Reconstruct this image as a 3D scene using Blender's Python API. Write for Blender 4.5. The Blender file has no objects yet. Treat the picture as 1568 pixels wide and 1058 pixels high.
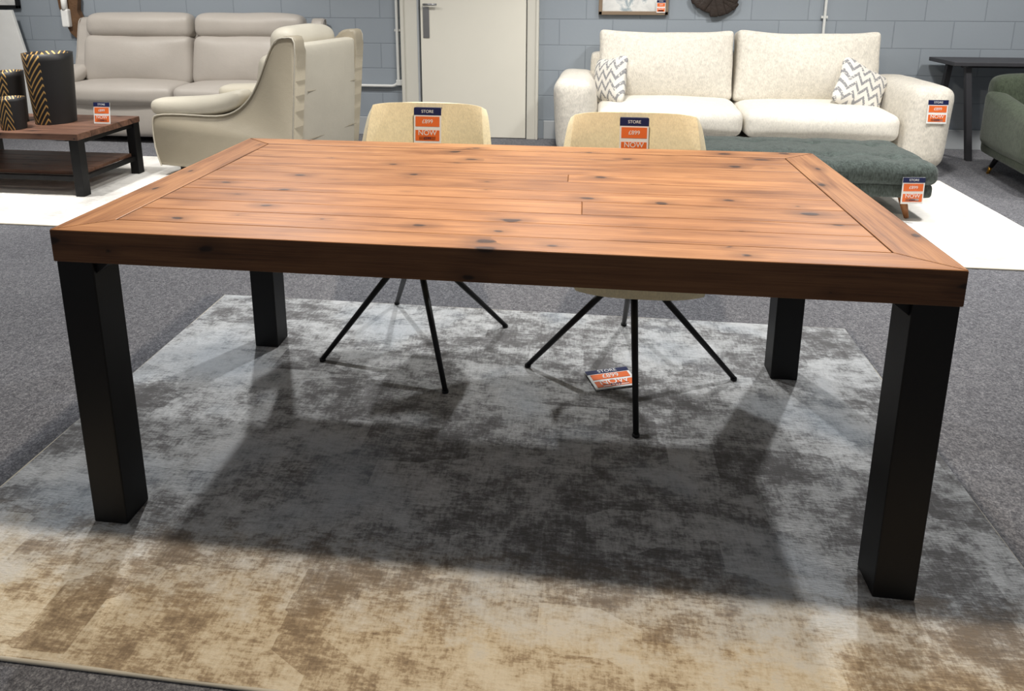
import bpy, bmesh, math, random
from mathutils import Vector, Matrix, noise
random.seed(4)
sc=bpy.context.scene
sc.view_settings.view_transform='Standard'
COL=bpy.context.collection
# ---------------------------------------------------------------- materials
def srgb(r,g,b):
    f=lambda c:(c/255/12.92) if c/255<=0.04045 else ((c/255+0.055)/1.055)**2.4
    return (f(r),f(g),f(b),1)
class NT:
    def __init__(s,name):
        s.m=bpy.data.materials.new(name);s.m.use_nodes=True;s.t=s.m.node_tree
        s.b=s.t.nodes["Principled BSDF"]
    def n(s,typ,**k):
        nd=s.t.nodes.new(typ)
        for a,v in k.items(): setattr(nd,a,v)
        return nd
    def l(s,a,b): s.t.links.new(a,b)
    def val(s,inp,v):
        if hasattr(v,'is_output'): s.l(v,inp)
        else: inp.default_value=v
    def math(s,op,a,b=0.0,c=None,clamp=False):
        nd=s.n('ShaderNodeMath',operation=op,use_clamp=clamp)
        s.val(nd.inputs[0],a);s.val(nd.inputs[1],b)
        if c is not None:s.val(nd.inputs[2],c)
        return nd.outputs[0]
    def mix(s,f,a,b,mode='MIX'):
        nd=s.n('ShaderNodeMix',data_type='RGBA',blend_type=mode)
        s.val(nd.inputs[0],f);s.val(nd.inputs[6],a);s.val(nd.inputs[7],b)
        return nd.outputs[2]
    def rcoord(s,rnd=0,kind='Object'):
        tc=s.n('ShaderNodeTexCoord');v=tc.outputs[kind]
        if rnd:
            oi=s.n('ShaderNodeObjectInfo');va=s.n('ShaderNodeVectorMath',operation='ADD')
            c=s.n('ShaderNodeCombineXYZ');k=s.math('MULTIPLY',oi.outputs['Random'],rnd)
            for i in range(3): s.l(k,c.inputs[i])
            s.l(v,va.inputs[0]);s.l(c.outputs[0],va.inputs[1]);v=va.outputs[0]
        return v
    def coord(s,scale=(1,1,1),rnd=0,kind='Object'):
        v=s.rcoord(rnd,kind)
        mp=s.n('ShaderNodeMapping');mp.inputs['Scale'].default_value=scale;s.l(v,mp.inputs[0])
        return mp.outputs[0]
    def noise(s,vec,scale,detail=4,rough=.5,dist=0):
        nd=s.n('ShaderNodeTexNoise');s.l(vec,nd.inputs['Vector'])
        nd.inputs['Scale'].default_value=scale;nd.inputs['Detail'].default_value=detail
        nd.inputs['Roughness'].default_value=rough;nd.inputs['Distortion'].default_value=dist
        return nd.outputs['Fac']
    def ramp(s,f,stops,interp='LINEAR'):
        nd=s.n('ShaderNodeValToRGB');cr=nd.color_ramp;cr.interpolation=interp
        while len(cr.elements)<len(stops): cr.elements.new(.5)
        for e,(p,c) in zip(cr.elements,stops):
            e.position=p;e.color=c if len(c)==4 else (*c,1)
        s.l(f,nd.inputs[0]);return nd.outputs[0]
    def bump(s,h,strength=.3,dist=.005):
        nd=s.n('ShaderNodeBump');nd.inputs['Strength'].default_value=strength
        nd.inputs['Distance'].default_value=dist;s.l(h,nd.inputs['Height']);s.l(nd.outputs[0],s.b.inputs['Normal'])
    def fin(s,col=None,rough=.5,spec=None,metal=None,sheen=None):
        if col is not None: s.val(s.b.inputs['Base Color'],col)
        s.val(s.b.inputs['Roughness'],rough)
        if spec is not None:s.b.inputs['Specular IOR Level'].default_value=spec
        if metal is not None:s.b.inputs['Metallic'].default_value=metal
        if sheen is not None:s.b.inputs['Sheen Weight'].default_value=sheen
        return s.m
def g(v): return (v,v,v,1)
def simple(name,col,rough=.5,spec=.5,metal=0,var=.06,nscale=8,bump=0.0,bscale=200,bdist=.002):
    t=NT(name);v=t.coord();nz=t.noise(v,nscale,4)
    d=tuple(c*(1-var*2) for c in col[:3])+(1,);l=tuple(min(1,c*(1+var)) for c in col[:3])+(1,)
    c=t.mix(nz,d,l)
    if bump: t.bump(t.noise(v,bscale,3),bump,bdist)
    return t.fin(c,rough,spec,metal)
def fabric(name,col,scale=220,var=.12,bump=.6,sheen=.15,rough=.95):
    t=NT(name);v=t.coord();
    a=t.noise(t.coord((1,1,.35)),scale,3,.6);b=t.noise(v,scale*.22,4,.6)
    f=t.math('MULTIPLY_ADD',a,.6,t.math('MULTIPLY',b,.4))
    d=tuple(c*(1-var*2.2) for c in col[:3])+(1,);l=tuple(min(1,c*(1+var)) for c in col[:3])+(1,)
    c=t.ramp(f,[(.35,d),(.62,l)])
    t.bump(f,bump,.004);return t.fin(c,rough,.2,0,sheen)
def leather(name,col):
    t=NT(name);v=t.coord();vo=t.n('ShaderNodeTexVoronoi');vo.inputs['Scale'].default_value=260;t.l(v,vo.inputs['Vector'])
    nz=t.noise(v,5,5,.6)
    d=tuple(c*.86 for c in col[:3])+(1,)
    c=t.mix(nz,d,col);h=t.math('MULTIPLY_ADD',nz,2.0,t.math('MULTIPLY',vo.outputs['Distance'],.25))
    t.bump(h,.35,.006);return t.fin(c,.42,.4)
def wood(name,axis,light,mid,dark,rough=.42,spec=.35,tone=.20,knots=1.0):
    t=NT(name)
    def S(a,b): return (a,b,b) if axis=='x' else (b,a,b)
    g1=t.noise(t.coord(S(1.0,13),7),2.2,6,.6,.5)
    g2=t.noise(t.coord(S(2.5,130),7),2.0,4,.65,.1)
    g3=t.noise(t.coord(S(1,1.6),7),2.4,4,.6)
    f=t.math('ADD',t.math('MULTIPLY',g1,.42),t.math('ADD',t.math('MULTIPLY',g2,.33),t.math('MULTIPLY',g3,.25)))
    c=t.ramp(f,[(.36,dark),(.47,mid),(.60,light)])
    sp=t.n('ShaderNodeSeparateXYZ');t.l(t.rcoord(7),sp.inputs[0])
    cb=t.n('ShaderNodeCombineXYZ')
    long_=sp.outputs[0] if axis=='x' else sp.outputs[1];sh=sp.outputs[1] if axis=='x' else sp.outputs[0]
    t.l(t.math('MULTIPLY',long_,5.2),cb.inputs[0]);t.l(t.math('MULTIPLY',t.math('ADD',sh,sp.outputs[2]),10.0),cb.inputs[1])
    wn=t.n('ShaderNodeTexNoise');wn.inputs['Scale'].default_value=2.5;t.l(cb.outputs[0],wn.inputs['Vector'])
    vm=t.n('ShaderNodeVectorMath',operation='MULTIPLY_ADD');t.l(wn.outputs['Color'],vm.inputs[0]);vm.inputs[1].default_value=(.2,.2,0);t.l(cb.outputs[0],vm.inputs[2])
    vo=t.n('ShaderNodeTexVoronoi',voronoi_dimensions='2D');vo.inputs['Scale'].default_value=1.0
    t.l(vm.outputs[0],vo.inputs['Vector'])
    d=vo.outputs['Distance']
    sep=t.n('ShaderNodeSeparateColor');t.l(vo.outputs['Color'],sep.inputs[0])
    size=t.math('MULTIPLY_ADD',sep.outputs[0],.20,-.075)
    on=t.math('GREATER_THAN',size,.0)
    kc=t.math('MULTIPLY',t.math('SUBTRACT',size,d),24,clamp=True)
    halo=t.math('MULTIPLY',t.math('MULTIPLY',t.math('SUBTRACT',t.math('MULTIPLY_ADD',size,2.2,.12),d),3.2,clamp=True),on)
    c=t.mix(t.math('MULTIPLY',halo,.75*knots),c,dark)
    ring=t.math('MULTIPLY_ADD',t.noise(t.coord(S(30,60),7),3,3),.5,.25)
    c=t.mix(t.math('MULTIPLY',kc,t.math('MULTIPLY_ADD',ring,.5,.6)),c,(dark[0]*.20,dark[1]*.18,dark[2]*.18,1))
    oi=t.n('ShaderNodeObjectInfo');k=t.math('MULTIPLY_ADD',oi.outputs['Random'],tone,1-tone*.6)
    cc=t.n('ShaderNodeCombineColor');
    for i in range(3): t.l(k,cc.inputs[i])
    c=t.mix(1,c,cc.outputs[0],'MULTIPLY')
    t.bump(t.math('SUBTRACT',f,t.math('MULTIPLY',kc,.4)),.35,.003)
    rr=t.math('MULTIPLY_ADD',g1,.2,rough-.1)
    return t.fin(c,rr,spec)

M={}
L_,Mi,D_=srgb(184,131,84),srgb(152,102,62),srgb(104,66,38)
M['wx']=wood('table_wood_lengthwise','x',L_,Mi,D_,.46,.3)
M['wy']=wood('table_wood_crosswise','y',L_,Mi,D_,.46,.3)
dk=lambda c,k=.34:(c[0]*k,c[1]*k*.95,c[2]*k*.95,1)  # same table wood darkened: shade of the upright edges put into the colour
M['wxe']=wood('table_wood_shaded_edge','x',dk(L_),dk(Mi),dk(D_))
M['wye']=wood('table_wood_shaded_edge_end','y',dk(L_),dk(Mi),dk(D_))
M['wx2']=wood('reclaimed_wood_dark','x',srgb(125,92,74),srgb(96,68,54),srgb(62,42,34),.5)
M['black']=simple('black_powder_coat',srgb(13,13,14),.5,.28,0,.05,4,.08,400)
M['blackmetal']=simple('black_metal',srgb(24,24,26),.45,.4,.3)
M['mustard']=fabric('pale_mustard_fabric',srgb(240,227,190),260,.06,.4)
M['sofa']=fabric('cream_boucle',srgb(216,210,198),150,.10,.8)
M['sofa2']=fabric('cream_boucle_light',srgb(224,219,208),170,.07,.6)
M['leather']=leather('grey_leather',srgb(178,171,163))
M['leathercream']=leather('cream_leather',srgb(208,201,184))
M['leatherside']=leather('cream_leather_side',srgb(168,158,138))
M['green']=fabric('dark_green_chenille',srgb(74,82,78),120,.25,1.0)
M['green2']=fabric('green_fabric',srgb(68,76,62),150,.18,.6)
M['legwood']=simple('leg_wood',srgb(150,98,58),.5,.4)
M['brass']=simple('brass',srgb(200,150,70),.3,.5,1)
M['white']=simple('white_card',srgb(235,235,232),.5,.4)
M['navy']=simple('navy_print',srgb(28,36,78),.35,.4)
M['orange']=simple('orange_print',srgb(232,112,52),.35,.4)
M['conduit']=simple('white_conduit',srgb(215,216,213),.4,.4)
M['door']=simple('door_paint',srgb(228,224,211),.45,.4,0,.02,3,.05,60)
M['frame']=simple('door_frame_paint',srgb(210,207,196),.45,.4,0,.03,3)
M['steel']=simple('brushed_steel',srgb(170,170,172),.35,.5,.9)
M['skirt']=simple('baseboard_paint',srgb(170,174,177),.5,.4,0,.03)
M['picframe']=simple('picture_frame_wood',srgb(130,112,92),.5)
M['console']=simple('console_slate',srgb(60,60,64),.55,.4,0,.1,14,.2,90)
M['darkorn']=simple('dark_ornament',srgb(48,38,32),.6,.4,0,.3,20,.4,40,.01)
M['hornwood']=simple('carved_wood',srgb(104,76,52),.6,.4,0,.25,14,.4,50,.01)
# wall blockwork
def wallmat():
    t=NT('painted_blockwork');tc=t.n('ShaderNodeTexCoord');sp=t.n('ShaderNodeSeparateXYZ');t.l(tc.outputs['Object'],sp.inputs[0])
    cb=t.n('ShaderNodeCombineXYZ');t.l(sp.outputs[0],cb.inputs[0]);t.l(sp.outputs[2],cb.inputs[1])
    br=t.n('ShaderNodeTexBrick');t.l(cb.outputs[0],br.inputs['Vector']);br.inputs['Scale'].default_value=1
    br.inputs['Brick Width'].default_value=.44;br.inputs['Row Height'].default_value=.215;br.inputs['Mortar Size'].default_value=.005;br.inputs['Mortar Smooth'].default_value=.5
    br.inputs['Color1'].default_value=srgb(148,156,164);br.inputs['Color2'].default_value=srgb(144,152,160);br.inputs['Mortar'].default_value=srgb(128,136,144)
    nz=t.noise(tc.outputs['Object'],60,4,.6);n2=t.noise(tc.outputs['Object'],1.3,3)
    c=t.mix(t.math('MULTIPLY',n2,.35),br.outputs['Color'],srgb(134,141,148))
    h=t.math('SUBTRACT',t.math('MULTIPLY',nz,.25),br.outputs['Fac']);t.bump(h,.45,.006)
    return t.fin(c,.6,.3)
M['wall']=wallmat()
def carpet():
    t=NT('grey_carpet');v=t.coord()
    a=t.noise(v,230,3,.7);b=t.noise(v,90,3,.6);c2=t.noise(v,1.1,3)
    f=t.math('ADD',t.math('MULTIPLY',a,.6),t.math('ADD',t.math('MULTIPLY',b,.3),t.math('MULTIPLY',c2,.1)))
    c=t.ramp(f,[(.36,srgb(68,68,72)),(.5,srgb(106,106,110)),(.64,srgb(150,150,152))])
    t.bump(f,.8,.006);return t.fin(c,.98,.1)
M['carpet']=carpet()
def rugmat():
    t=NT('distressed_rug');v=t.coord()
    big=t.noise(v,2.2,3,.6,.2)
    md=t.noise(t.coord((1,1.5,1)),11.0,9,.78,.0)
    dash=t.noise(t.coord((26,120,1)),1.0,4,.7)
    dash2=t.noise(t.coord((120,28,1)),1.0,3,.7)
    blk=t.n('ShaderNodeTexVoronoi');blk.distance='CHEBYCHEV';blk.inputs['Scale'].default_value=1.0;blk.inputs['Randomness'].default_value=.85;t.l(t.coord((4.2,8,1)),blk.inputs['Vector'])
    sp=t.n('ShaderNodeSeparateColor');t.l(blk.outputs['Color'],sp.inputs[0])
    f=t.math('MULTIPLY',big,.27)
    for x,w in ((md,.42),(dash,.18),(dash2,.13)): f=t.math('MULTIPLY_ADD',x,w,f)
    f=t.math('MULTIPLY_ADD',t.math('SUBTRACT',sp.outputs[0],.5),.06,f)
    grey=t.ramp(f,[(.43,srgb(116,114,113)),(.475,srgb(146,145,144)),(.51,srgb(186,186,185)),(.57,srgb(214,214,213))])
    beige=t.ramp(f,[(.42,srgb(140,122,100)),(.47,srgb(174,154,126)),(.505,srgb(208,191,162)),(.56,srgb(224,211,186))])
    s=t.n('ShaderNodeSeparateXYZ');t.l(t.coord(),s.inputs[0])
    yy=t.math('ADD',s.outputs[1],t.math('MULTIPLY',md,.45));yy=t.math('MULTIPLY_ADD',t.math('SUBTRACT',.26,yy),4.0,.0,True)
    c=t.mix(yy,grey,beige)
    bl=t.ramp(t.noise(v,2.3,3),[(.52,g(0)),(.68,g(.45))])
    c=t.mix(t.math('MULTIPLY',bl,t.math('SUBTRACT',1,yy)),c,srgb(166,178,190))
    rib=t.noise(t.coord((60,260,1)),1.0,2)
    t.bump(t.math('ADD',t.math('MULTIPLY',f,1.4),t.math('MULTIPLY',rib,.35)),.8,.012);return t.fin(c,.95,.12)
M['rug']=rugmat()
M['rugedge']=simple('rug_binding',srgb(206,198,180),.9,.1)
def paleRug():
    t=NT('pale_rug');v=t.coord();a=t.noise(v,2.2,6,.7,.4);b=t.noise(t.coord((4,30,1)),3,4,.7)
    f=t.math('MULTIPLY_ADD',a,.7,t.math('MULTIPLY',b,.3))
    c=t.ramp(f,[(.38,srgb(186,182,176)),(.5,srgb(222,219,213)),(.65,srgb(238,236,231))]);t.bump(f,.4,.006);return t.fin(c,.95,.1)
M['palerug']=paleRug()
def chevron():
    t=NT('chevron_pillow_fabric');tc=t.n('ShaderNodeTexCoord');s=t.n('ShaderNodeSeparateXYZ');t.l(tc.outputs['Object'],s.inputs[0])
    zz=t.math('PINGPONG',s.outputs[0],.045)
    v=t.math('MULTIPLY_ADD',zz,1.5,s.outputs[2]);v=t.math('FRACT',t.math('MULTIPLY',v,12.5))
    k=t.math('GREATER_THAN',v,.6);nz=t.noise(tc.outputs['Object'],70,3,.6)
    k=t.math('MULTIPLY',k,t.math('GREATER_THAN',nz,.42))
    c=t.mix(k,srgb(218,214,206),srgb(140,140,142));t.bump(t.math('ADD',nz,k),.5,.003);return t.fin(c,.95,.2)
M['chev']=chevron()
def vasemat():
    t=NT('black_gold_vase');tc=t.n('ShaderNodeTexCoord');s=t.n('ShaderNodeSeparateXYZ');t.l(tc.outputs['Object'],s.inputs[0])
    ang=t.math('ARCTAN2',s.outputs[1],s.outputs[0])
    a=t.math('PINGPONG',ang,.62)
    v=t.math('FRACT',t.math('MULTIPLY_ADD',s.outputs[2],22,t.math('MULTIPLY',a,4)))
    k=t.math('GREATER_THAN',v,.68)
    side=t.math('LESS_THAN',s.outputs[0],.05);k=t.math('MULTIPLY',k,side)
    c=t.mix(k,srgb(34,33,33),srgb(190,152,92));t.l(t.math('MULTIPLY',k,.4),t.b.inputs['Metallic'])
    t.bump(k,.5,.003);return t.fin(c,.5,.4)
M['vase']=vasemat()
def artmat():
    t=NT('picture_art');v=t.coord();a=t.noise(v,6,5,.6,.5)
    c=t.ramp(a,[(.35,srgb(205,206,204)),(.5,srgb(225,225,222)),(.62,srgb(150,165,172)),(.7,srgb(226,225,220))]);return t.fin(c,.3,.4)
M['art']=artmat()
# ---------------------------------------------------------------- mesh helpers
def grp(name,loc=(0,0,0),rz=0,rx=0,ry=0,parent=None):
    e=bpy.data.objects.new(name,None);e.empty_display_size=.1;COL.objects.link(e)
    e.location=loc;e.rotation_euler=(rx,ry,rz)
    if parent:e.parent=parent
    return e
def finish(bm,name,mat,parent=None,loc=(0,0,0),rot=(0,0,0),smooth=True,sub=0):
    me=bpy.data.meshes.new(name);bmesh.ops.recalc_face_normals(bm,faces=bm.faces);bm.to_mesh(me);bm.free()
    for p in me.polygons:p.use_smooth=smooth
    o=bpy.data.objects.new(name,me);COL.objects.link(o)
    if mat: me.materials.append(M[mat] if isinstance(mat,str) else mat)
    o.location=loc;o.rotation_euler=rot
    if parent:o.parent=parent
    if sub:
        m=o.modifiers.new('s','SUBSURF');m.levels=sub;m.render_levels=sub
    return o
def box(name,size,loc,mat,parent=None,bev=.003,rot=(0,0,0),seg=2):
    bm=bmesh.new();bmesh.ops.create_cube(bm,size=1)
    for v in bm.verts:v.co=Vector((v.co.x*size[0],v.co.y*size[1],v.co.z*size[2]))
    if bev: bmesh.ops.bevel(bm,geom=bm.edges[:],offset=bev,segments=seg,affect='EDGES',profile=.5)
    return finish(bm,name,mat,parent,loc,rot,False)
def prism(name,poly,a0,a1,axis,mat,parent=None,bev=.002,loc=(0,0,0),rot=(0,0,0),seg=2,smooth=False):
    bm=bmesh.new()
    def P(p,a): return (p[0],p[1],a) if axis=='z' else ((a,p[0],p[1]) if axis=='x' else (p[0],a,p[1]))
    b=[bm.verts.new(P(p,a0)) for p in poly];t=[bm.verts.new(P(p,a1)) for p in poly]
    f1=bm.faces.new(b);f2=bm.faces.new(t)
    n=len(poly)
    for i in range(n): bm.faces.new((b[i],b[(i+1)%n],t[(i+1)%n],t[i]))
    if bev:
        es=set(f1.edges)|set(f2.edges)
        if n<=6: es=set(bm.edges)
        bmesh.ops.bevel(bm,geom=list(es),offset=bev,segments=seg,affect='EDGES',profile=.5)
    return finish(bm,name,mat,parent,loc,rot,smooth)
def soft(name,size,loc,mat,parent=None,r=.05,bulge=(0,0,0),n=12,nz=0.0,nscale=4,rot=(0,0,0),fn=None,sub=1,seed=0):
    bm=bmesh.new();bmesh.ops.create_cube(bm,size=2)
    bmesh.ops.subdivide_edges(bm,edges=bm.edges[:],cuts=n,use_grid_fill=True)
    h=Vector(size)/2;rr=min(r,min(h)*.999);inn=h-Vector((rr,)*3)
    for v in bm.verts:
        s=[math.sin(max(-1,min(1,c))*math.pi/2) for c in v.co]
        p=Vector((s[0]*h.x,s[1]*h.y,s[2]*h.z))
        q=Vector([max(-inn[i],min(inn[i],p[i])) for i in range(3)])
        d=p-q
        if d.length>1e-7: p=q+d.normalized()*rr
        u=[p[i]/h[i] for i in range(3)]
        p.x+=bulge[0]*u[0]*(1-u[1]**2)*(1-u[2]**2)
        p.y+=bulge[1]*u[1]*(1-u[0]**2)*(1-u[2]**2)
        p.z+=bulge[2]*u[2]*(1-u[0]**2)*(1-u[1]**2)
        if nz:
            w=noise.noise_vector((p+Vector((seed*3.1,seed,loc[0])))*nscale);p+=w*nz
        if fn:p=fn(p,u)
        v.co=p
    return finish(bm,name,mat,parent,loc,rot,True,sub)
def tube(name,p0,p1,r0,r1,mat,parent=None,seg=16):
    p0=Vector(p0);p1=Vector(p1);d=p1-p0
    bm=bmesh.new();bmesh.ops.create_cone(bm,cap_ends=True,segments=seg,radius1=r0,radius2=r1,depth=d.length)
    bmesh.ops.transform(bm,matrix=Matrix.Translation((p0+p1)/2)@d.to_track_quat('Z','Y').to_matrix().to_4x4(),verts=bm.verts)
    return finish(bm,name,mat,parent,smooth=True)
def lathe(name,prof,mat,parent=None,loc=(0,0,0),seg=48,smooth=True):
    bm=bmesh.new();rings=[]
    for r,z in prof: rings.append([bm.verts.new((r*math.cos(2*math.pi*i/seg),r*math.sin(2*math.pi*i/seg),z)) for i in range(seg)])
    for a,b in zip(rings,rings[1:]):
        for i in range(seg): bm.faces.new((a[i],a[(i+1)%seg],b[(i+1)%seg],b[i]))
    if prof[0][0]>0.001: bm.faces.new(rings[0][::-1])
    return finish(bm,name,mat,parent,loc,(0,0,0),smooth)
def path(name,pts,r,mat,parent=None):
    cu=bpy.data.curves.new(name,'CURVE');cu.dimensions='3D';sp=cu.splines.new('POLY');sp.points.add(len(pts)-1)
    for i,p in enumerate(pts): sp.points[i].co=(*p,1)
    cu.bevel_depth=r;cu.bevel_resolution=4;cu.materials.append(M[mat])
    o=bpy.data.objects.new(name,cu);COL.objects.link(o)
    if parent:o.parent=parent
    return o
def textobj(s,size,loc,mat,parent):
    cu=bpy.data.curves.new('print_text','FONT');cu.body=s;cu.size=size;cu.align_x='CENTER';cu.align_y='CENTER';cu.extrude=.0002
    cu.materials.append(M[mat]);o=bpy.data.objects.new('print_text',cu);COL.objects.link(o);o.parent=parent
    o.location=loc;o.rotation_euler=(math.pi/2,0,0);return o
def tag(loc,w=.1,h=.13,rx=0,rz=0,flap=False,ry=0,parent=None):
    e=grp('price_tag',loc,rz,rx,ry,parent)
    box('card',(w,.003,h),(0,0,0),'white',e,.0006)
    y=-.0019
    def band(n,x0,x1,z0,z1,m): box(n,((x1-x0)*w,.0012,(z1-z0)*h),((x0+x1)/2*w,y,(z0+z1)/2*h),m,e,0)
    band('header',-.5,.5,.30,.5,'navy')
    band('offer_panel',-.44,.44,-.02,.26,'orange')
    band('price_panel',-.44,.44,-.42,-.12,'orange')
    band('price_box',-.30,.30,-.40,-.30,'white')
    textobj('NOW',w*.26,(0,y-.0012,-.2*h),'white',e)
    textobj('STORE',w*.15,(0,y-.0012,.40*h),'white',e)
    textobj('£899',w*.2,(0,y-.0012,.12*h),'white',e)
    textobj('£599',w*.13,(0,y-.0012,-.35*h),'navy',e)
    if flap: box('fold_over',(w*.96,.05,.003),(0,.024,h/2),'navy',e,.0006)
    return e
# ---------------------------------------------------------------- room shell
box('floor',(14,11,.1),(0,1.2,-.05),'carpet',None,0)
box('wall_back',(14,.15,2.9),(0,4.675,1.45),'wall',None,0)
box('baseboard_back_right',(7.1,.02,.16),(3.43,4.59,.08),'skirt',None,.004)
box('baseboard_back_left',(5.5,.02,.16),(-4.2,4.59,.08),'skirt',None,.004)
dr=grp('door_1',(-.725,4.60,0))
box('leaf',(.90,.04,2.0),(0,-.02,1.005),'door',dr,.003)
prism('frame_left',[(-.47,0),(-.61,0),(-.61,2.12),(-.47,2.12)],-.055,0,'y','frame',dr,.004)
prism('frame_right',[(.46,0),(.55,0),(.55,2.12),(.46,2.12)],-.055,0,'y','frame',dr,.004)
box('frame_head',(.93,.055,.1),(0,-.0275,2.07),'frame',dr,.004)
box('architrave_left',(.03,.075,2.12),(-.605,-.0375,1.06),'frame',dr,.006)
box('architrave_right',(.025,.07,2.12),(.545,-.035,1.06),'frame',dr,.006)
box('stop_left',(.012,.06,2.0),(-.47,-.03,1.0),'skirt',dr,.002)
box('handle_plate',(.055,.008,.26),(-.40,-.044,.99),'steel',dr,.003)
tube('handle_lever',(-.41,-.08,1.14),(-.30,-.08,1.14),.009,.009,'steel',dr)
tube('handle_stem',(-.41,-.04,1.14),(-.41,-.085,1.14),.009,.009,'steel',dr)
cd=grp('electrical_conduit',(0,0,0))
pts=[(-1.385,4.57,2.6),(-1.385,4.57,.50)]+[(-1.385-.06*(1-math.cos(a)),4.57,.50-.06*math.sin(a)) for a in [math.pi/2*k/6 for k in range(1,7)]]+[(-2.6,4.57,.44)]
path('pipe',pts,.013,'conduit',cd)
box('bracket',(.05,.02,.02),(-1.385,4.585,.92),'conduit',cd,.002);box('elbow_box',(.06,.04,.05),(-1.375,4.578,.47),'conduit',cd,.006)
cd2=grp('electrical_conduit');path('pipe',[(2.10,4.575,2.6),(2.10,4.575,.6)],.011,'conduit',cd2);box('bracket',(.05,.02,.02),(2.1,4.585,1.05),'conduit',cd2,.002)
# ---------------------------------------------------------------- dining table
RT=.0105
W,D,H,T=1.908,.96,.77,.076;w=W/2
dt=grp('dining_table')
fe,fl_=.105,.08
gp=.0008
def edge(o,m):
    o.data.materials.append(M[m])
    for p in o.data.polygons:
        if abs(p.normal.z)<.5: p.material_index=1  # upright faces take the darkened wood, their shade is painted in
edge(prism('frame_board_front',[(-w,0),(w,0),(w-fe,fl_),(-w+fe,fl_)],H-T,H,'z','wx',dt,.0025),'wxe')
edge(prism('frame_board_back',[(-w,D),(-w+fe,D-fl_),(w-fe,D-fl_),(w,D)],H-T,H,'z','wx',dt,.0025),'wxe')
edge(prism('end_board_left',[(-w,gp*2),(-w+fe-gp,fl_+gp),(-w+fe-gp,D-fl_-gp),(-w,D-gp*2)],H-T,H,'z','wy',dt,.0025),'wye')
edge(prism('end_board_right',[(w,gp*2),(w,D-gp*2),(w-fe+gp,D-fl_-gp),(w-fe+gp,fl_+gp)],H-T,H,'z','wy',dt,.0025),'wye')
npk=9;y=fl_+.0015;wid=[1,.82,1.1,.9,1.05,.8,1.12,.95,.9];tot=sum(wid);inner=D-2*fl_-.003
joints={2:[.22],5:[.18]}
k=0
for i in range(npk):
    ww=inner*wid[i]/tot;xs=[-w+fe+.001]+joints.get(i,[])+[w-fe-.001]
    for a,b in zip(xs,xs[1:]):
        k+=1
        box('plank_%d'%k,(b-a-.0008,ww-.0014,.03),((a+b)/2,y+ww/2,H-.0155-random.random()*.0004),'wx',dt,.0018)
    y+=ww
box('underside_panel',(W-.06,D-.06,.02),(0,D/2,H-T+.016),'wx2',dt,0)
s=.0868;i_=.004
for n,(sx,yy) in enumerate([(-1,i_+s/2),(1,i_+s/2),(-1,D-i_-s/2),(1,D-i_-s/2)]):
    cx=sx*(w-i_-s/2)
    box('leg_%d'%(n+1),(s,s,H-T-RT),(cx,yy,(H-T+RT)/2),'black',dt,.003)
    x0=cx-sx*s/2
    prism('gusset_%d'%(n+1),[(x0,H-T),(x0-sx*.03,H-T),(x0-sx*.03,H-T-.006),(x0,H-T-.03)],yy-s/2+.01,yy+s/2-.01,'y','black',dt,.001)
for yy in (.10,D-.10): box('steel_rail',(W-.2,.04,.012),(0,yy,H-T-.004),'black',dt,.001)
# ---------------------------------------------------------------- dining chairs
def smooth_interp(pts,t):
    n=len(pts)-1;x=t*n;i=min(int(x),n-1);f=x-i
    P=[pts[max(0,min(n,i+k))] for k in (-1,0,1,2)]
    return [0.5*((2*P[1][j])+(-P[0][j]+P[2][j])*f+(2*P[0][j]-5*P[1][j]+4*P[2][j]-P[3][j])*f*f+(-P[0][j]+3*P[1][j]-3*P[2][j]+P[3][j])*f**3) for j in range(len(P[1]))]
def dining_chair(loc,legang,rz=0):
    e=grp('dining_chair',loc)
    pr=[(-.275,.415,.19,.0,0),(-.21,.425,.215,.015,0),(-.08,.412,.235,.05,0),(.06,.405,.25,.10,0),(.16,.425,.255,.14,.02),(.225,.51,.255,.08,.07),(.255,.62,.245,.02,.09),(.275,.74,.232,0,.08),(.288,.815,.222,-.006,.065),(.292,.850,.214,-.010,.05)]
    bm=bmesh.new();NU,NV=24,34;gr=[]
    cz=math.cos(rz);sz=math.sin(rz)
    for j in range(NV+1):
        yv,z,hw,lift,wrap=smooth_interp(pr,j/NV);row=[]
        for i in range(NU+1):
            u=-1+2*i/NU;a=abs(u)
            x=u*hw;yy=yv-wrap*a**2.4
            zz=z+(lift*a**2.6 if lift>0 else lift*a**6)
            if j/NV<.12: yy+=.03*a**3
            row.append(bm.verts.new((x*cz-yy*sz,x*sz+yy*cz,zz)))
        gr.append(row)
    for j in range(NV):
        for i in range(NU): bm.faces.new((gr[j][i],gr[j][i+1],gr[j+1][i+1],gr[j+1][i]))
    o=finish(bm,'upholstered_shell','mustard',e)
    m=o.modifiers.new('t','SOLIDIFY');m.thickness=.04;m.offset=0
    m=o.modifiers.new('b','BEVEL');m.width=.016;m.segments=3;m.limit_method='ANGLE'
    m=o.modifiers.new('s','SUBSURF');m.levels=1;m.render_levels=1
    soft('seat_pad',(.40,.38,.05),(0,-.03,.437),'mustard',e,.024,(0,0,.012),8,rot=(0,0,rz))
    lathe('swivel_plate',[(.10,.378),(.10,.388),(.02,.390)],'blackmetal',e)
    lathe('hub',[(.03,.335),(.042,.345),(.042,.37),(.03,.385)],'blackmetal',e)
    for n,a in enumerate(legang):
        a=math.radians(a);c,s_=math.cos(a),math.sin(a)
        tube('leg_%d'%(n+1),(.02*c,.02*s_,.375),(.345*c,.345*s_,.006),.0125,.0085,'blackmetal',e,12)
        tube('foot_glide_%d'%(n+1),(.345*c,.345*s_,0),(.345*c,.345*s_,.008),.011,.011,'blackmetal',e,12)
    return e
c1=dining_chair((-.365,.965,RT),[208,28,298,118],0.0)
c2=dining_chair((.395,.85,RT),[180,0,270,90],0.0)
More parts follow.
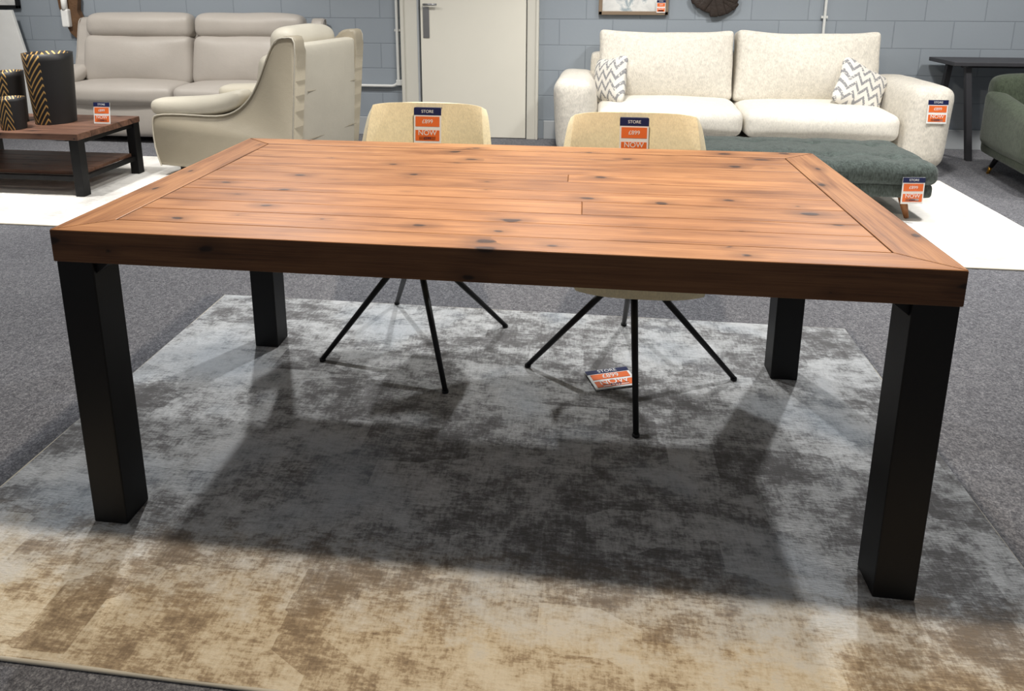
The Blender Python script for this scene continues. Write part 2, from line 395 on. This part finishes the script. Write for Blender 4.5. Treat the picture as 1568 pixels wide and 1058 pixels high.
tag((0,.235,.770),.105,.135,rx=-.12,flap=True,parent=c1)
tag((0,.235,.770),.10,.135,rx=-.12,flap=True,parent=c2)
# ---------------------------------------------------------------- rugs
def rug(name,x0,x1,y0,y1,mat,th=.010):
    e=grp(name)
    nx,ny=60,40;bm=bmesh.new();gr=[]
    def edge(v,s): return noise.noise(Vector((v*3,s,0)))*.006
    for j in range(ny+1):
        row=[]
        for i in range(nx+1):
            x=x0+(x1-x0)*i/nx;y=y0+(y1-y0)*j/ny
            if i in(0,nx): x+=edge(y,i)
            if j in(0,ny): y+=edge(x,j+7)
            row.append(bm.verts.new((x,y,th)))
        gr.append(row)
    for j in range(ny):
        for i in range(nx): bm.faces.new((gr[j][i],gr[j][i+1],gr[j+1][i+1],gr[j+1][i]))
    r=bmesh.ops.extrude_face_region(bm,geom=bm.faces[:])
    for v in [q for q in r['geom'] if isinstance(q,bmesh.types.BMVert)]: v.co.z=0.001
    finish(bm,'pile',mat,e,smooth=False)
    pts=[(x0,y0,th*.5),(x1,y0,th*.5),(x1,y1,th*.5),(x0,y1,th*.5),(x0,y0,th*.5)]
    path('binding',pts,th*.5,'rugedge',e);return e
rug('area_rug',-1.28,1.235,-.345,1.27,'rug')
rug('pale_area_rug',.85,2.62,1.98,3.55,'palerug',.008)
rug('pale_area_rug',-5.2,-2.0,2.0,3.55,'palerug',.008)
e=tag((.335,.80,.016),.15,.11,rx=-math.pi/2,rz=.35)
# ---------------------------------------------------------------- fabric sofa
fs=grp('fabric_sofa',(1.365,4.12,0),-.03)
SW=2.67
box('base',(SW-.3,.80,.14),(0,.03,.13),'sofa',fs,.02)
for k,sx in enumerate((-1,1)):
    def armf(p,u,sx=sx):
        p.x+=sx*.03*(u[2]+1)/2
        if u[2]>0:p.z+=.015*(1-u[1])*.5
        return p
    soft('arm_%d'%(k+1),(.29,.92,.56),(sx*(SW/2-.15),-.0,.335),'sofa',fs,.085,(.02,.02,.01),14,.006,5,fn=armf,seed=k)
    soft('seat_cushion_%d'%(k+1),(1.03,.70,.20),(sx*.518,-.10,.335),'sofa2',fs,.07,(0,.03,.03),16,.010,3.5,seed=k+3)
    def bf(p,u):
        p.z+=.03*u[2]*abs(u[0])**3 if u[2]>0 else 0
        p.x+=.015*u[0]*abs(u[2])**3
        return p
    soft('back_cushion_%d'%(k+1),(1.02,.23,.53),(sx*.525,.20,.665),'sofa',fs,.05,(.0,.08,.0),18,.014,3.2,rot=(-.17,0,0),fn=bf,seed=k+8)
soft('back_frame',(SW-.45,.18,.62),(0,.36,.46),'sofa',fs,.05,(0,0,0),8)
for sx in(-1,1):
    for yy in(-.36,.36): box('foot',(.06,.06,.06),(sx*1.15,yy,.03),'legwood',fs,.004)
def pillow(parent,loc,rot,sz=.42,name='throw_pillow'):
    def f(p,u):
        e=(1-abs(u[0])**3)*(1-abs(u[2])**3)
        p.y=p.y*(.18+.82*max(e,0)**.6)
        p.x*=1-.06*(1-abs(u[2])); p.z*=1-.05*(1-abs(u[0]))
        c=abs(u[0]*u[2]);p.x*=1+.06*c;p.z*=1+.06*c
        return p
    return soft(name,(sz,.15,sz),loc,'chev',parent,.06,(0,0,0),16,.004,6,rot=rot,fn=f)
pillow(fs,(-.95,-.06,.58),(-.25,-.2,-.9),.36)
pillow(fs,(.87,-.04,.55),(-.5,.5,.15),.38)
tag((2.57,3.60,.47),.13,.16,rx=-.05,rz=.05)
# ---------------------------------------------------------------- leather seating
def leather_seat(name,loc,rz,width,depth,nseat,m_in,m_side,zs=1.0,rear=True):
    e=grp(name,loc,rz)
    yd=depth/1.0
    prof=[(-.47,.07),(-.50,.20),(-.50,.38),(-.46,.43),(-.30,.445),(-.05,.45),(.08,.49),(.18,.58),(.25,.70),(.31,.84),(.37,.955),(.44,.98),(.49,.95),(.475,.70),(.45,.40),(.42,.07)]
    pp=[]
    for a in range(0,(len(prof)-1)*3+1):
        q=smooth_interp(prof,a/((len(prof)-1)*3));pp.append((q[0]*yd,q[1]*zs))
    hw=width/2
    for k,sx in enumerate((-1,1)):
        a0,a1=(sx*hw,sx*(hw-.11));a0,a1=min(a0,a1),max(a0,a1)
        prism('side_panel_%d'%(k+1),pp,a0,a1,'x',m_side,e,.022,seg=4,smooth=True)
        def af(p,u):
            t=(u[1]+1)/2
            p.z+= .10*t**3
            p.x*=.9+.1*(1-t)
            return p
        soft('arm_pad_%d'%(k+1),(.19,.62*yd,.115),(sx*(hw-.085),-.20*yd,.475*zs),m_in,e,.055,(0,.02,.015),12,.004,6,fn=af,seed=k)
        path('piping_%d'%(k+1),[(sx*(hw+.001),q[0]*.985,q[1]*.99) for q in pp],.005,m_in,e)
    iw=width-.24;cw=iw/nseat
    soft('base_front',(iw,.30*yd,.30*zs),(0,-.28*yd,.20*zs),m_side,e,.04,(0,.015,0),8)
    box('undercarriage',(iw,.8*yd,.2),(0,0,.17),m_side,e,.01)
    for k in range(nseat):
        x=-iw/2+cw*(k+.5)
        soft('seat_cushion_%d'%(k+1),(cw-.006,.72*yd,.17),(x,-.13*yd,.39*zs),m_in,e,.06,(0,.02,.03),14,.006,4,seed=k)
        soft('back_cushion_%d'%(k+1),(cw-.01,.20,.42*zs),(x,.22*yd,.63*zs),m_in,e,.07,(0,.05,.0),16,.014,5,rot=(-.16,0,0),seed=k+2)
        soft('headrest_%d'%(k+1),(cw-.03,.19,.21*zs),(x,.30*yd,.915*zs),m_in,e,.08,(0,.02,.01),14,.009,5,rot=(-.10,0,0),seed=k+5)
    if rear:
        ang=math.atan2(.04*yd,.8)
        soft('rear_panel',(iw+.06,.10,.86*zs),(0,.425*yd,.50*zs),m_in,e,.04,(0,.03,0),12,.004,4,rot=(-ang,0,0))
        for zz in (.30,.62): path('seam',[(-iw/2,.425*yd+.065+(zz-.5)*.05,zz*zs),(iw/2,.425*yd+.065+(zz-.5)*.05,zz*zs)],.003,m_side,e)
    for sx in(-1,1):
        for yy in(-.38,.34): tube('foot',(sx*(hw-.1),yy*yd,0),(sx*(hw-.1),yy*yd,.09),.02,.025,'blackmetal',e)
    return e
leather_seat('leather_sofa',(-3.13,4.25,0),0.0,2.25,.62,2,'leather','leather',1.04)
leather_seat('leather_armchair',(-2.05,3.36,.009),-math.pi/2-.19,.86,1.19,1,'leathercream','leatherside',1.0)
# ---------------------------------------------------------------- coffee table + decor
ct=grp('coffee_table',(-3.42,2.81,.009))
cw,cdp,ch=1.14,.62,.40
for k in range(5): box('top_plank_%d'%(k+1),(cw,cdp/5-.002,.04),(0,-cdp/2+cdp/5*(k+.5),ch-.02),'wx2',ct,.003)
for k in range(4): box('shelf_plank_%d'%(k+1),(cw-.1,(cdp-.12)/4-.002,.022),(0,-(cdp-.12)/2+(cdp-.12)/4*(k+.5),.135),'wx2',ct,.002)
for sx in(-1,1):
    for sy in(-1,1): box('leg',(.06,.06,ch-.04),(sx*(cw/2-.035),sy*(cdp/2-.035),(ch-.04)/2),'black',ct,.002)
    box('side_rail',(.03,cdp-.12,.03),(sx*(cw/2-.035),0,.11),'black',ct,.002)
    box('top_rail',(.03,cdp-.12,.03),(sx*(cw/2-.035),0,ch-.055),'black',ct,.002)
for sy in(-1,1): box('long_rail',(cw-.12,.03,.03),(0,sy*(cdp/2-.035),.11),'black',ct,.002)
def vase(loc,r0,r1,h):
    e=grp('decorative_vase',loc)
    lathe('body',[(r0,0),(r0,.004)]+[(r0+(r1-r0)*k/10,h*k/10) for k in range(1,11)]+[(r1-.008,h),(r0-.008,.02),(.001,.02)],'vase',e)
    return e
ZT=.409
vase((-3.27,2.86,ZT),.12,.145,.46);vase((-3.54,2.82,ZT),.08,.09,.34);vase((-3.37,2.62,ZT),.07,.08,.20)
tag((-2.92,2.84,ZT+.07),.115,.14,rx=-.12)
# ---------------------------------------------------------------- ottoman
ot=grp('tufted_ottoman',(1.45,2.95,.012))
def tf(p,u):
    if u[2]>.3:
        x=(p.x*1.0)/.175;y=(p.y)/.16
        gx=min(abs((x/2)%1-.5),1);gy=abs((y/2)%1-.5)
        p.z-=.022*math.exp(-(gx*gx+gy*gy)*90)+.010*math.exp(-gx*gx*160)+.010*math.exp(-gy*gy*160)
    return p
soft('tufted_top',(1.44,.68,.13),(0,0,.265),'green',ot,.055,(0,0,.015),44,.004,5,fn=tf)
soft('lower_frame',(1.40,.64,.09),(0,0,.17),'green',ot,.03,(0,0,0),10)
for sx in(-1,1):
    for sy in(-1,1): tube('leg',(sx*.60,sy*.26,0.001),(sx*.57,sy*.24,.13),.013,.026,'legwood',ot)
tag((2.02,2.59,.20),.12,.15,rx=-.03,rz=.1)
# ---------------------------------------------------------------- green armchair
ga=grp('green_armchair',(3.36,3.46,0),-.12)
soft('seat_base',(.80,.76,.16),(0,0,.22),'green2',ga,.04,n=8)
soft('seat_cushion',(.60,.66,.15),(0,-.05,.37),'green2',ga,.06,(0,.02,.02),12,.005)
soft('back_rest',(.80,.20,.46),(0,.30,.47),'green2',ga,.08,(0,.02,.02),12,.006,rot=(-.14,0,0))
for sx in(-1,1):
    soft('arm_rest',(.13,.72,.34),(sx*.37,-.02,.38),'green2',ga,.055,(.01,0,.01),12,.004,fn=lambda p,u:Vector((p.x,p.y,p.z+.05*u[1]*(1 if u[2]>0 else 0))))
    for sy in(-1,1):
        tube('leg',(sx*.33,sy*.31,.05),(sx*.29,sy*.28,.17),.013,.022,'blackmetal',ga);tube('brass_tip',(sx*.34,sy*.32,0),(sx*.33,sy*.31,.05),.010,.013,'brass',ga)
# ---------------------------------------------------------------- console table
cn=grp('console_table',(3.50,4.34,0))
box('top',(1.2,.40,.03),(0,0,.735),'console',cn,.004)
for sx in(-1,1):
    prism('leg',[(sx*.46,.72),(sx*.50,.72),(sx*.40,0),(sx*.36,0)],-.16,-.12,'y','console',cn,.002)
    prism('leg',[(sx*.46,.72),(sx*.50,.72),(sx*.56,0),(sx*.52,0)],.10,.14,'y','console',cn,.002)
box('stretcher',(.9,.03,.03),(0,0,.705),'console',cn,.002)
# ---------------------------------------------------------------- wall things
pf=grp('framed_picture',(.60,4.585,1.33))
box('backing',(.50,.01,.50),(0,.0,0),'art',pf,0)
for n,sz,lc in [('bottom',(.56,.03,.03),(0,-.01,-.255)),('top',(.56,.03,.03),(0,-.01,.255)),('left',(.03,.03,.54),(-.265,-.01,0)),('right',(.03,.03,.54),(.265,-.01,0))]: box('frame_'+n,sz,lc,'picframe',pf,.004)
tag((.22,-.03,-.20),.07,.10,parent=pf)
wo=grp('wall_ornament',(1.24,4.57,1.20))
for k in range(9):
    a=math.radians(200+k*17.5);L=.12+.05*random.random()
    soft('feather_%d'%(k+1),(L*1.6,.03,.07),(math.cos(a)*.09,-.01-.004*(k%3),math.sin(a)*.05+.03),'darkorn',wo,.014,n=6,rot=(0,-a,0))
pf2=grp('framed_picture',(-5.15,4.585,1.36))
box('backing',(.45,.01,.50),(0,0,0),'art',pf2,0)
for n,sz,lc in [('bottom',(.50,.03,.03),(0,-.01,-.255)),('top',(.50,.03,.03),(0,-.01,.255)),('left',(.03,.03,.54),(-.235,-.01,0)),('right',(.03,.03,.54),(.235,-.01,0))]: box('frame_'+n,sz,lc,'blackmetal',pf2,.004)
bd=grp('white_display_panel',(-5.3,4.50,0))
prism('panel',[(-.5,0),(.62,0),(.40,1.08),(-.5,1.08)],-.03,0,'y','white',bd,.004)
sn=grp('wall_sconce',(-4.38,4.58,.98))
prism('carved_back',[(-.11,.30),(.02,.32),(.10,.20),(.07,.10),(.12,-.02),(.04,-.16),(-.02,-.10),(-.06,.0),(-.10,.12)],-.05,.0,'y','hornwood',sn,.008)
box('white_bracket',(.07,.05,.16),(-.02,-.07,.03),'white',sn,.012);tube('candle',(-.02,-.075,.10),(-.02,-.075,.22),.025,.025,'white',sn)
# ---------------------------------------------------------------- camera
pr=[0.2173,-1.3440,1.2994,0.1212,0.2210]
R=Matrix.Rotation(pr[3],3,'Z')@Matrix.Rotation(math.pi/2-pr[4],3,'X')
cam=bpy.data.objects.new('camera',bpy.data.cameras.new('camera'));COL.objects.link(cam);sc.camera=cam
cam.matrix_world=Matrix.Translation(pr[:3])@R.to_4x4()
cam.data.sensor_width=36;cam.data.lens=1095.3/1600*36;cam.data.shift_x=.0125;cam.data.shift_y=-.3174*1000/1600
cam.data.clip_start=.05
# ---------------------------------------------------------------- lights
wd=bpy.data.worlds.new('world');sc.world=wd;wd.use_nodes=True
bg=wd.node_tree.nodes['Background'];bg.inputs[0].default_value=(.97,.98,1,1);bg.inputs[1].default_value=.22
def area(name,loc,P,size,col,tgt=None,spread=180):
    l=bpy.data.lights.new(name,'AREA');l.shape='DISK';l.size=size;l.energy=P;l.color=col;l.spread=math.radians(spread)
    o=bpy.data.objects.new(name,l);COL.objects.link(o);o.location=loc
    if tgt: o.rotation_euler=(Vector(tgt)-Vector(loc)).to_track_quat('-Z','Y').to_euler()
    return o
WARM=(1,.88,.73);COOL=(.98,.99,1)
area('ceiling_spot_front',(.15,.10,2.8),56,.10,WARM)
area('ceiling_spot_back_right',(1.7,2.45,2.8),48,.10,COOL,(.5,.6,0))
area('ceiling_spot_back_left',(-1.6,2.45,2.8),48,.10,COOL,(-.5,.6,0))
area('ceiling_spot_back_centre',(.05,2.6,2.8),38,.10,COOL,(.0,.6,0))
for x in (-4.2,-2.6,0.2,1.9,3.6): area('ceiling_spot_row',(x,2.7,2.8),13,.25,(1,.97,.92),(x,4.3,.4),90)
for x in (-3.4,2.5): area('added_fill_side',(x,2.3,2.8),14,.2,(1,.98,.95),(x,2.4,0),70)  # added fill lights, placed only to brighten the pale rugs
